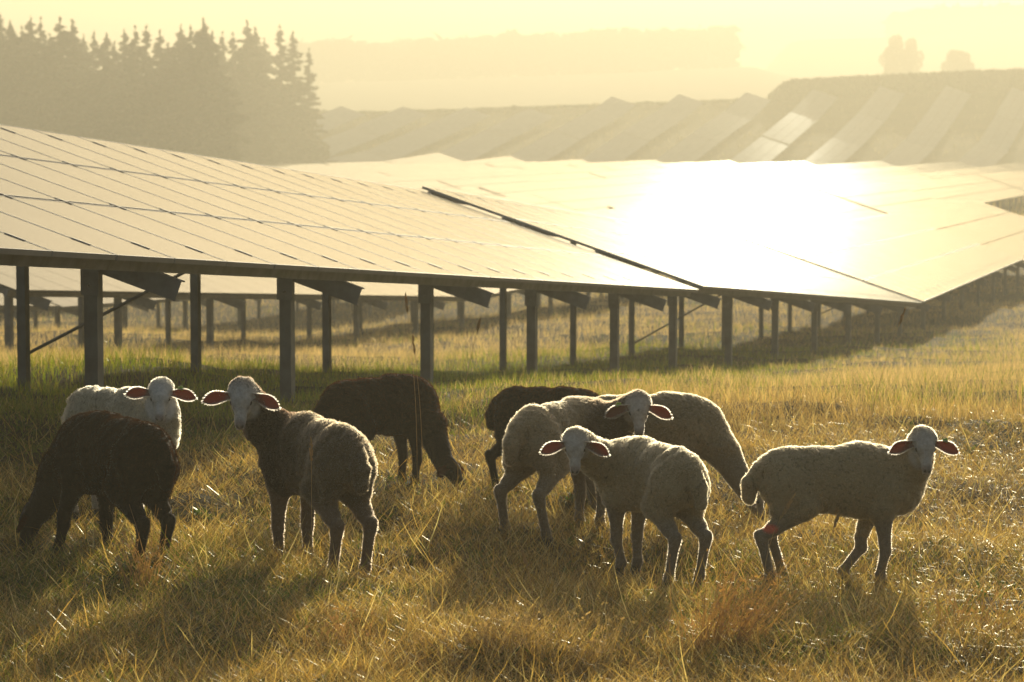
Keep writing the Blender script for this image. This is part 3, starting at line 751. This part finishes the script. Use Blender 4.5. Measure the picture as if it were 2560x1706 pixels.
        tt = np.repeat(np.linspace(0,1,NU+1), NVV)[:,None]; wb = 1-sstep(.1,.35,tt); cc[:nb,:3] = cc[:nb,:3]*(1-wb*.6)+np.array(face_c)*.45*wb*.6
        if q*1 < 0: qf2, qb2 = qf[:, ::-1], qf+nb
        else: qf2, qb2 = qf, (qf+nb)[:, ::-1]
        add(v, np.concatenate([qf2, qb2, side]), cc, 2)
        ear_pts.append((fr, bk, ed, wd_, nn, root_e))
    Vall = np.concatenate(VV)*s
    me = np_mesh('body', Vall, np.concatenate(QQ), [body_m, eye_m, ear_m], True, {'coat': np.concatenate(CC)}, np.concatenate(MI))
    root = empty('sheep', root_loc, hd); tag(root, label, 'sheep', group)
    body = link(bpy.data.objects.new('body', me), root)
    # fleece and short hair
    tri = V[Q]; ar = np.linalg.norm(np.cross(tri[:,2]-tri[:,0], tri[:,3]-tri[:,1]), axis=1)
    wm = woolm[Q].mean(1); dens = ar*(1.0*wm+.55*(1-wm))
    ns = int(46000*fuzz); pick = r.choice(len(Q), ns, p=dens/dens.sum()); bc = r.random((ns,2))
    q4 = tri[pick]; p0 = (q4[:,0]*(1-bc[:,:1])+q4[:,1]*bc[:,:1])*(1-bc[:,1:])+(q4[:,3]*(1-bc[:,:1])+q4[:,2]*bc[:,:1])*bc[:,1:]
    nn = nr[Q[pick,0]]; wml = woolm[Q[pick,0]]; hm = headm[Q[pick,0]]; cc = col4[Q[pick,0]].copy()
    ln = (wool*(.6+.8*r.random(ns))*wml + (.0045-.0022*hm)*(.6+.8*r.random(ns))*(1-wml))
    clump = vnoise(p0[:,0]*1.3+p0[:,1], p0[:,2]+p0[:,1]*.7, .02, 3); ln *= (.4+1.1*clump)
    rd_ = r.normal(0, 1, (ns,3)); rd_ /= np.linalg.norm(rd_, axis=1)[:,None]
    lk = np.stack([vnoise(p0[:,0]+p0[:,1]*.5, p0[:,2]+p0[:,1]*.3, .017, 20+q_)-.5 for q_ in range(3)], 1)*3.2; lk -= nn*(lk*nn).sum(1)[:,None]
    d1 = nn + rd_*.38 + lk*wml[:,None] + np.array([0,0,-.25]); d1 /= np.linalg.norm(d1, axis=1)[:,None]
    rd2 = r.normal(0, 1, (ns,3)); d2 = nn*.5 + rd2*.4 + lk*wml[:,None]*1.4 + np.array([0,0,-.35]); d2 /= np.linalg.norm(d2, axis=1)[:,None]
    P3 = np.stack([p0-nn*.001, p0+d1*ln[:,None]*.55, p0+d1*ln[:,None]*.55+d2*ln[:,None]*.5], 1)
    # ear fringe
    for (fr, bk, ed, wd_, nn_, re_) in ear_pts:
        k = 900; per_i = r.integers(0, len(bk), k); b0 = bk[per_i]+r.normal(0,.0015,(k,3)); edge = r.random(k) < .6
        j = per_i % 7; b0[edge] = np.where((j[edge] > 3)[:,None], bk[(per_i[edge]//7)*7+6], bk[(per_i[edge]//7)*7])+ed*(r.random(edge.sum())[:,None]-.5)*.011
        dd = -nn_*.6+ed*.7+r.normal(0,.5,(k,3)); dd[edge] += np.where((j[edge] > 3)[:,None], wd_, -wd_)*1.0; dd /= np.linalg.norm(dd,axis=1)[:,None]
        l_ = .0035+.0035*r.random(k)
        P3 = np.concatenate([P3, np.stack([b0, b0+dd*l_[:,None]*.5, b0+dd*l_[:,None]], 1)]); cc = np.concatenate([cc, np.tile([*face_c,1.], (k,1))])
    NS = len(P3); hcur = bpy.data.hair_curves.new('fleece'); hcur.add_curves([3]*NS)
    hcur.attributes['position'].data.foreach_set('vector', (P3*s).astype(np.float32).ravel())
    ra = hcur.attributes.get('radius') or hcur.attributes.new('radius', 'FLOAT', 'POINT')
    ra.data.foreach_set('value', np.tile(np.array([.00075,.0006,.00025], dtype=np.float32)*s, NS))
    ca = hcur.attributes.new('coat', 'FLOAT_COLOR', 'POINT'); c3 = np.repeat(np.clip(cc*[1.15,1.12,1.08,1], 0, 1), 3, axis=0)
    if dark: c3[1::3,:3] *= 1.5; c3[2::3,:3] *= 5.0; c3 = np.clip(c3, 0, 1)  # tips painted lighter to imitate the backlit rim on dark fleece
    ca.data.foreach_set('color', c3.astype(np.float32).ravel())
    hcur.materials.append(wool_dark if dark else wool_m); link(bpy.data.objects.new('fleece', hcur), root)
    for q in eartags:
        fr, bk, ed, wd_, nn_, re_ = ear_pts[0 if q < 0 else 1]; c0 = re_+ed*.05+wd_*.030-nn_*.004
        b = MB(); a_ = lambda x, y: (c0+ed*x+wd_*y)*s
        b.beam(a_(-.014,0), a_(.012,0), wd_, nn_, .014*s, .004*s); b.beam(a_(-.004,.007), a_(.006,.007), wd_, nn_, .012*s, .0035*s)
        b.build('ear_tag', tag_m, root)
    return root

G = 'sheep grazing in front of the solar panels'
DK = dict(dark=True, coat=(.0085,.0048,.0028), face_c=(.012,.009,.007), leg_c=(.008,.006,.004), inner=(.04,.02,.015), wool=.0095)
CRM = dict(coat=(.30,.225,.12), face_c=(.44,.39,.32), leg_c=(.20,.155,.105))
SH = [
 dict(label='black woolly sheep grazing head down at the far left, nearest of the dark ones', px=278, D=13.5, heading=128, s=1.17, head=unproj(78,1290,13.95), face=165, nose=66, graze=True,
      legs=((-.05,0),(.10,.04),(.02,.02),(-.01,0)), seed=3, fat=1.06, **DK),
 dict(label='white sheep looking over the back of the black one, ears spread', px=300, D=14.9, heading=-45, s=1.12, head=unproj(402,985,14.6), face=-88, nose=52, droop=(4,12), eartags=(1,), seed=4,
      coat=(.36,.31,.21), face_c=(.54,.50,.43), leg_c=(.36,.30,.22)),
 dict(label='tall sheep with brownish front and paler rump, head raised left of centre', px=785, D=13.45, heading=120, s=1.17, head=unproj(604,992,13.5), face=-92, nose=56, droop=(12,24), seed=5, front_c=(.018,.010,.006),
      legs=((0,0),(0,.01),(.0,0),(.0,0)), coat=(.10,.072,.042), face_c=(.44,.40,.34), leg_c=(.13,.085,.055)),
 dict(label='dark brown sheep grazing behind, rump hidden by the tall sheep', px=948, D=16.0, heading=40, s=1.02, head=unproj(1128,1168,15.9), face=-25, nose=50, graze=True, seed=6,
      dark=True, coat=(.018,.0095,.005), face_c=(.02,.012,.008), leg_c=(.012,.008,.005), wool=.009, inner=(.12,.05,.03)),
 dict(label='black brown sheep with back to us, behind the thin cream sheep', px=1382, D=15.7, heading=-32, s=.98, head=unproj(1500,1235,15.6), face=-20, nose=60, graze=True, seed=7,
      dark=True, coat=(.018,.0095,.005), face_c=(.012,.008,.005), leg_c=(.010,.007,.005), wool=.009, legs=((0,0),(0,0),(-.03,0),(.02,0))),
 dict(label='lean cream sheep seen from behind, face turned back over its shoulder', px=1412, D=14.5, heading=52, s=1.10, head=unproj(1597,1020,14.45), face=-90, nose=56, droop=(22,24), eartags=(-1,), seed=8, fat=.92,
      front_c=(.075,.05,.03), legs=((0,0),(0,0),(.0,-.05),(.02,.06)), coat=(.27,.20,.11), face_c=(.46,.39,.31), leg_c=(.19,.145,.095)),
 dict(label='cream sheep in the front middle, face to camera with drooping ears', px=1628, D=13.25, heading=120, s=1.03, head=unproj(1438,1112,13.15), face=-92, nose=56, droop=(20,24), seed=9, fat=1.04,
      legs=((0,0),(0,-.03),(0,0),(.03,0)), **CRM),
 dict(label='cream sheep grazing behind the front middle one, neck stretched down right', px=1630, D=15.2, heading=4, s=1.02, head=unproj(1886,1240,15.1), face=0, nose=64, graze=True, seed=10,
      coat=(.25,.185,.10), face_c=(.28,.22,.15), leg_c=(.18,.14,.09)),
 dict(label='cream sheep standing apart at the right, side on, pink mark on its hind leg', px=2105, D=13.1, heading=2, s=1.03, head=unproj(2312,1110,12.95), face=-88, nose=55, droop=(20,22), eartags=(1,), seed=11, mark=True,
      legs=((-.02,0),(-.17,.0),(-.02,0),(.05,0)), **CRM),
]
for q in SH: sheep(group=G, **q)

# ------------------------------------------------------------------ grass
def greenness(X, Y):
    """0 straw .. 1 green"""
    perp = -(X-(-6.65+.2735*Y))*RY + 0      # distance up-slope from the front row's low edge
    u = perp
    band = np.exp(-((u-1.5)/2.6)**2)*sstep(15.5, 18, Y)*1.0*(1-sstep(40,60,Y))
    n = .62*vnoise(X, Y, 1.6, 6)+.38*vnoise(X, Y, .5, 7)
    field = np.where(Y > 16.5, -.38, -.02)+.18*np.clip(-X/3, -.5, 1)*(Y < 16)
    return np.clip(.12+n*.75+field+band, 0, 1), u
PAL_STRAW = np.array([(.74,.50,.16),(.53,.36,.12),(.88,.70,.34),(.22,.135,.045),(.50,.31,.10)])
PAL_GREEN = np.array([(.13,.18,.014),(.19,.25,.022),(.07,.11,.010),(.25,.26,.03),(.22,.18,.03)])
def blades(name, X, Y, L, W, lean, curl, colr, seg=3, z0=None, label=None, sprig=False):
    n = len(X); r = rng
    az = r.random(n)*2*math.pi; fa = r.random(n)*math.pi
    Z = ground(X, Y)-.01 if z0 is None else z0
    dirh = np.stack([np.cos(az), np.sin(az)], 1)
    lev = []
    x = X.copy(); y = Y.copy(); z = Z.copy(); ang = lean.copy()
    wx, wy = np.cos(fa), np.sin(fa)
    P = []
    for i in range(seg+1):
        t = i/seg; wv = W*(1-t**1.6)*.5
        if i < seg:
            P.append(np.stack([x-wx*wv, y-wy*wv, z], 1)); P.append(np.stack([x+wx*wv, y+wy*wv, z], 1))
        else: P.append(np.stack([x, y, z], 1))
        st = L/seg; x = x+np.sin(ang)*dirh[:,0]*st; y = y+np.sin(ang)*dirh[:,1]*st; z = z+np.cos(ang)*st; ang = ang+curl/seg
    k = 2*seg+1; P = np.stack(P, 1).reshape(-1, 3)
    b = np.arange(n)[:,None]*k
    quads = np.concatenate([b+np.array([2*i,2*i+1,2*i+3,2*i+2]) for i in range(seg-1)]) if seg > 1 else np.zeros((0,4), int)
    tris = b+np.array([2*seg-2, 2*seg-1, 2*seg])
    c4 = np.concatenate([colr, np.ones((n,1))], 1)
    return P, quads, tris, np.repeat(c4, k, axis=0)
grass_m = leafy('grass_blade', 'tint', .52, .05, .26)
def make_grass(name, parts, label):
    V, Qs, Ts, C, o = [], [], [], [], 0
    for P, q, t, c in parts:
        V.append(P); Qs.append(q+o); Ts.append(t+o); C.append(c); o += len(P)
    me = np_mesh(name, np.concatenate(V), [np.concatenate(Qs), np.concatenate(Ts)], [grass_m], False, {'tint': np.concatenate(C)})
    ob = link(bpy.data.objects.new(name, me)); tag(ob, label, kind='stuff'); return ob
def sample(n, d0, d1, power, spread=.235):
    """more blades where they show larger"""
    u = rng.random(n)
    if power == 1: D = d0*(d1/d0)**u
    else: a = 1-power; D = (d0**a+(d1**a-d0**a)*u)**(1/a)
    X = D*(-spread+2*spread*rng.random(n)); return X, D
def colours(X, Y, bias=0., mixn=.2):
    g_, u = greenness(X, Y); n = len(X); isg = rng.random(n) < np.clip(g_*1.25-.12+bias, 0, 1)
    col = np.where(isg[:,None], PAL_GREEN[rng.integers(0, 5, n)], PAL_STRAW[rng.integers(0, 5, n)])
    fr = sstep(17, 24, Y)*(~isg); pale = np.array([.74,.57,.38]); col = col*(1-.75*fr[:,None])+pale*.75*fr[:,None]; lush_lit = (isg*sstep(17, 21, Y))[:,None]; col = col*(1+.5*lush_lit)  # painted by depth: straw paled like hazy glare, greens brightened like sunlight
    return np.clip(col*(.65+.6*rng.random(n))[:,None], 0, 1), isg, u, g_
# short turf, near
parts = []
X, Y = sample(230000, 9.0, 20, 1.6); bare = vnoise(X, Y, .38, 31)*.7+vnoise(X, Y, 1.1, 32)*.5; kk = rng.random(len(X)) < sstep(.34, .52, bare)+.08; X, Y = X[kk], Y[kk]; col, isg, u, g_ = colours(X, Y, .12)
parts.append(blades('t', X, Y, (.018+.048*rng.random(len(X)))*(.7+.8*vnoise(X,Y,.3,9)), .0028+.003*rng.random(len(X)), rng.random(len(X))*1.1, 2.2*(rng.random(len(X))-.2), col))
# flattened dead straw
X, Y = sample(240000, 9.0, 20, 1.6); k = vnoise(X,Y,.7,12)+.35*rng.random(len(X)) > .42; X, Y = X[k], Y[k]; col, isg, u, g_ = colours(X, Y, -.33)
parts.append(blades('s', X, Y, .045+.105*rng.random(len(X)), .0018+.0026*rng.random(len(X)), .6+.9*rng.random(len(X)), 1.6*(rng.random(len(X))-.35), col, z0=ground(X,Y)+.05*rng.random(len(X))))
X, Y = sample(5000, 9.0, 19, 1.7); col, isg, u, g_ = colours(X, Y, -.6)
parts.append(blades('c', X, Y, .12+.22*rng.random(len(X)), .003+.0035*rng.random(len(X)), .5+.95*rng.random(len(X)), 2.6*(rng.random(len(X))-.4), np.clip(col*1.0, 0, 1), 4, z0=ground(X,Y)+.03*rng.random(len(X))))
# broad leaved weeds in rosettes
nr_ = 520; wx_, wy_ = sample(nr_, 9.2, 22, 1.6); k_ = 9; X = np.repeat(wx_, k_)+rng.normal(0, .012, nr_*k_); Y = np.repeat(wy_, k_)+rng.normal(0, .012, nr_*k_)
gc = np.array([.055,.10,.016])*(.7+.9*rng.random((nr_,1))); gc = np.repeat(gc, k_, axis=0)
parts.append(blades('w', X, Y, .05+.07*rng.random(len(X)), .014+.016*rng.random(len(X)), .5+.7*rng.random(len(X)), .5+.6*rng.random(len(X)), gc, 3))
make_grass('grass', parts, 'short matted grass and flattened straw around the sheep')
# taller loose grass, near: tussocks
parts = []
X, Y = sample(70000, 8.6, 20, 1.5); k = (vnoise(X,Y,.45,14)*.7+vnoise(X,Y,1.3,15)*.45) > .62-.10*rng.random(len(X)); X, Y = X[k], Y[k]; col, isg, u, g_ = colours(X, Y, -.28)
parts.append(blades('u', X, Y, .06+.15*rng.random(len(X))**2, .0022+.0024*rng.random(len(X)), .1+.7*rng.random(len(X)), .3+1.2*rng.random(len(X)), col, 4))
make_grass('tall_grass', parts, 'loose tufts of taller straw coloured grass')
# middle and far meadow
parts = []
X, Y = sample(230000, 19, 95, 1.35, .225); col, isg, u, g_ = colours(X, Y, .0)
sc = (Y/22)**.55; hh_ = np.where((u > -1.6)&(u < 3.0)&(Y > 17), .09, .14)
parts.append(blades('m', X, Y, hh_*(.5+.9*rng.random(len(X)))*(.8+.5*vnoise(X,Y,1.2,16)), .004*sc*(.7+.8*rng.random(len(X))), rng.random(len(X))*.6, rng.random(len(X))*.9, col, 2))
make_grass('meadow_grass', parts, 'dry golden meadow running back beneath the solar tables')
X, Y = sample(60000, 95, 420, 1.2, .22); col, isg, u, g_ = colours(X, Y, .2)
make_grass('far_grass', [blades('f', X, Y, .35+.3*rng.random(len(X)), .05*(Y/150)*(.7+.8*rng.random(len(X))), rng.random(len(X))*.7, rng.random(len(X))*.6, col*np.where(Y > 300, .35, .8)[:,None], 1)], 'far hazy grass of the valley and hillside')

# seed stalks that stand out one by one
stalk_m = leafy('dry_stalk', fixed=(.42,.28,.12), trans=.4, gloss=.08)
def stalk(px, py, D, hx, label, lean=0., thick=.0022, name='seed_stalk', headl=.10, nhead=34):
    """px,py: where its tip shows; grows from the ground at depth D"""
    T = unproj(px, py, D); bx = T[0]-hx; gz = float(ground(bx, D)); B = np.array([bx, D, gz-.02])
    rr = np.random.default_rng(int(px)); b = MB(); pts = []
    for i in range(9):
        t = i/8; p_ = B*(1-t)+T*t; p_ = p_ + np.array([-hx*.35*math.sin(math.pi*t), lean*math.sin(math.pi*t)*.1, .02*math.sin(math.pi*t)]); pts.append(p_)
    root = empty(name, B); tag(root, label, 'grass stalk', 'tall grass stalks among the sheep')
    b.tube([p-B for p in pts], list(np.linspace(thick, thick*.35, 9)), 5); b.build('stem', stalk_m, root, True)
    b = MB(); d = pts[-1]-pts[-3]; d /= np.linalg.norm(d)
    for i in range(nhead):
        t = i/nhead; c0 = pts[-1]-B-d*headl*(1-t)*.98; o_ = rr.normal(0, 1, 3); o_ -= d*(o_@d); o_ /= np.linalg.norm(o_)
        q = c0+d*.012+o_*.006*(.5+math.sin(math.pi*min(1, t+.1))); b.tube([c0, (c0+q)/2+o_*.001, q+d*.006], [.0008, .0026, .0004], 4)
    b.build('seed_head', stalk_m, root, True)
    return root
stalk(1014,738,15.5,-.06,'tallest thin grass stalk with a narrow seed head, just left of a steel post')
stalk(1200,800,15.2,.12,'dark tipped grass stalk leaning right in front of the far meadow', headl=.07)
stalk(1032,842,15.0,-.05,'short fine stalk beside the tallest one near the middle')
stalk(2262,775,14.6,.20,'slanting stalk with a fat seed head under the pointed panel corner', headl=.09)
stalk(1986,1238,12.4,.13,'pale braided seed head crossing the hind leg of the right sheep', headl=.13, thick=.003)
stalk(778,1100,12.6,.0,'upright thin stalk in front of the tall sheep flank')
stalk(2095,1290,12.3,.06,'thin stalk crossing the belly of the right sheep', headl=.06)
stalk(1305,1375,11.2,-.05,'bent stalk rising at the middle of the foreground', headl=.08)
# two clumps of rusty dead stems in the foreground
rust_m = leafy('rusty_stems', 'tint', .35, .05, .4)
def clump(px, D, n, h, spread, lean, label, name='grass_tussock', ccol=(.34,.19,.07)):
    X0 = (px-1280)/FPX*D; r = rng; X = X0+r.normal(0, spread, n); Y = D+r.normal(0, spread*.8, n)
    B = np.array([X0, D, float(ground(X0, D))]); L = h*(.45+.65*r.random(n)); a = r.normal(lean, .28, n); b_ = r.normal(0, .25, n)
    seg = 5; P = []; x, y, z = X.copy(), Y.copy(), ground(X, Y)-.02; wx = .0013+.0016*r.random(n); cu = r.normal(.25, .35, n)*np.sign(a+.01)
    for i in range(seg+1):
        wv = wx*(1-.75*i/seg); P += [np.stack([x-wv, y, z], 1), np.stack([x+wv, y+.0005, z], 1)]
        st = L/seg; x = x+np.sin(a)*st; y = y+np.sin(b_)*st; z = z+np.cos(a)*np.cos(b_)*st; a = a+cu/seg
    k = 2*(seg+1); V = np.stack(P, 1).reshape(-1, 3)-B; bb = np.arange(n)[:,None]*k
    q = np.concatenate([bb+np.array([2*i,2*i+1,2*i+3,2*i+2]) for i in range(seg)])
    cc = np.array(ccol)*(.6+.8*r.random((n,1)))*np.array([1,1,1]); cc = np.concatenate([np.clip(cc,0,1), np.ones((n,1))], 1)
    # seed flakes along the upper part
    nf = n*4; pk = r.integers(0, n, nf); lv = r.integers(3, seg+1, nf); base_v = V.reshape(n, k, 3)[pk, lv*2]+r.normal(0, .006, (nf,3))
    FP, FQ = quads_at(base_v, r.normal(0, .0018, (nf,3)), r.normal(0, .004, (nf,3)))
    allv = np.concatenate([V, FP]); allq = np.concatenate([q, FQ+len(V)])
    ac = np.concatenate([np.repeat(cc, k, axis=0), np.repeat(np.clip(cc[pk]*1.25,0,1), 4, axis=0)])
    o = link(bpy.data.objects.new(name, np_mesh(name, allv, allq, [rust_m], False, {'tint': ac}))); o.location = B
    tag(o, label, 'grass tussock', 'dead grass tussocks in the foreground'); return o
clump(1790, 11.1, 150, .42, .075, .38, 'largest rusty dead tussock, leaning right below the right sheep')
clump(345, 12.6, 46, .40, .035, .05, 'thin brown tussock in front of the black sheep hind legs')
clump(860, 11.2, 50, .25, .06, -.1, 'small brown tussock below the hind feet of the tall sheep')
clump(1270, 11.0, 90, .26, .10, .2, 'pale feathery tussock at the bottom middle', ccol=(.42,.29,.13))
clump(1440, 10.9, 80, .24, .10, .2, 'pale feathery tussock right of the bottom middle', ccol=(.42,.29,.13))
clump(2030, 12.2, 60, .20, .09, -.7, 'flattened straw tussock between the right sheep legs', ccol=(.42,.29,.12))
clump(2440, 11.4, 60, .26, .08, .2, 'rusty tussock near the bottom right edge')
print('done')
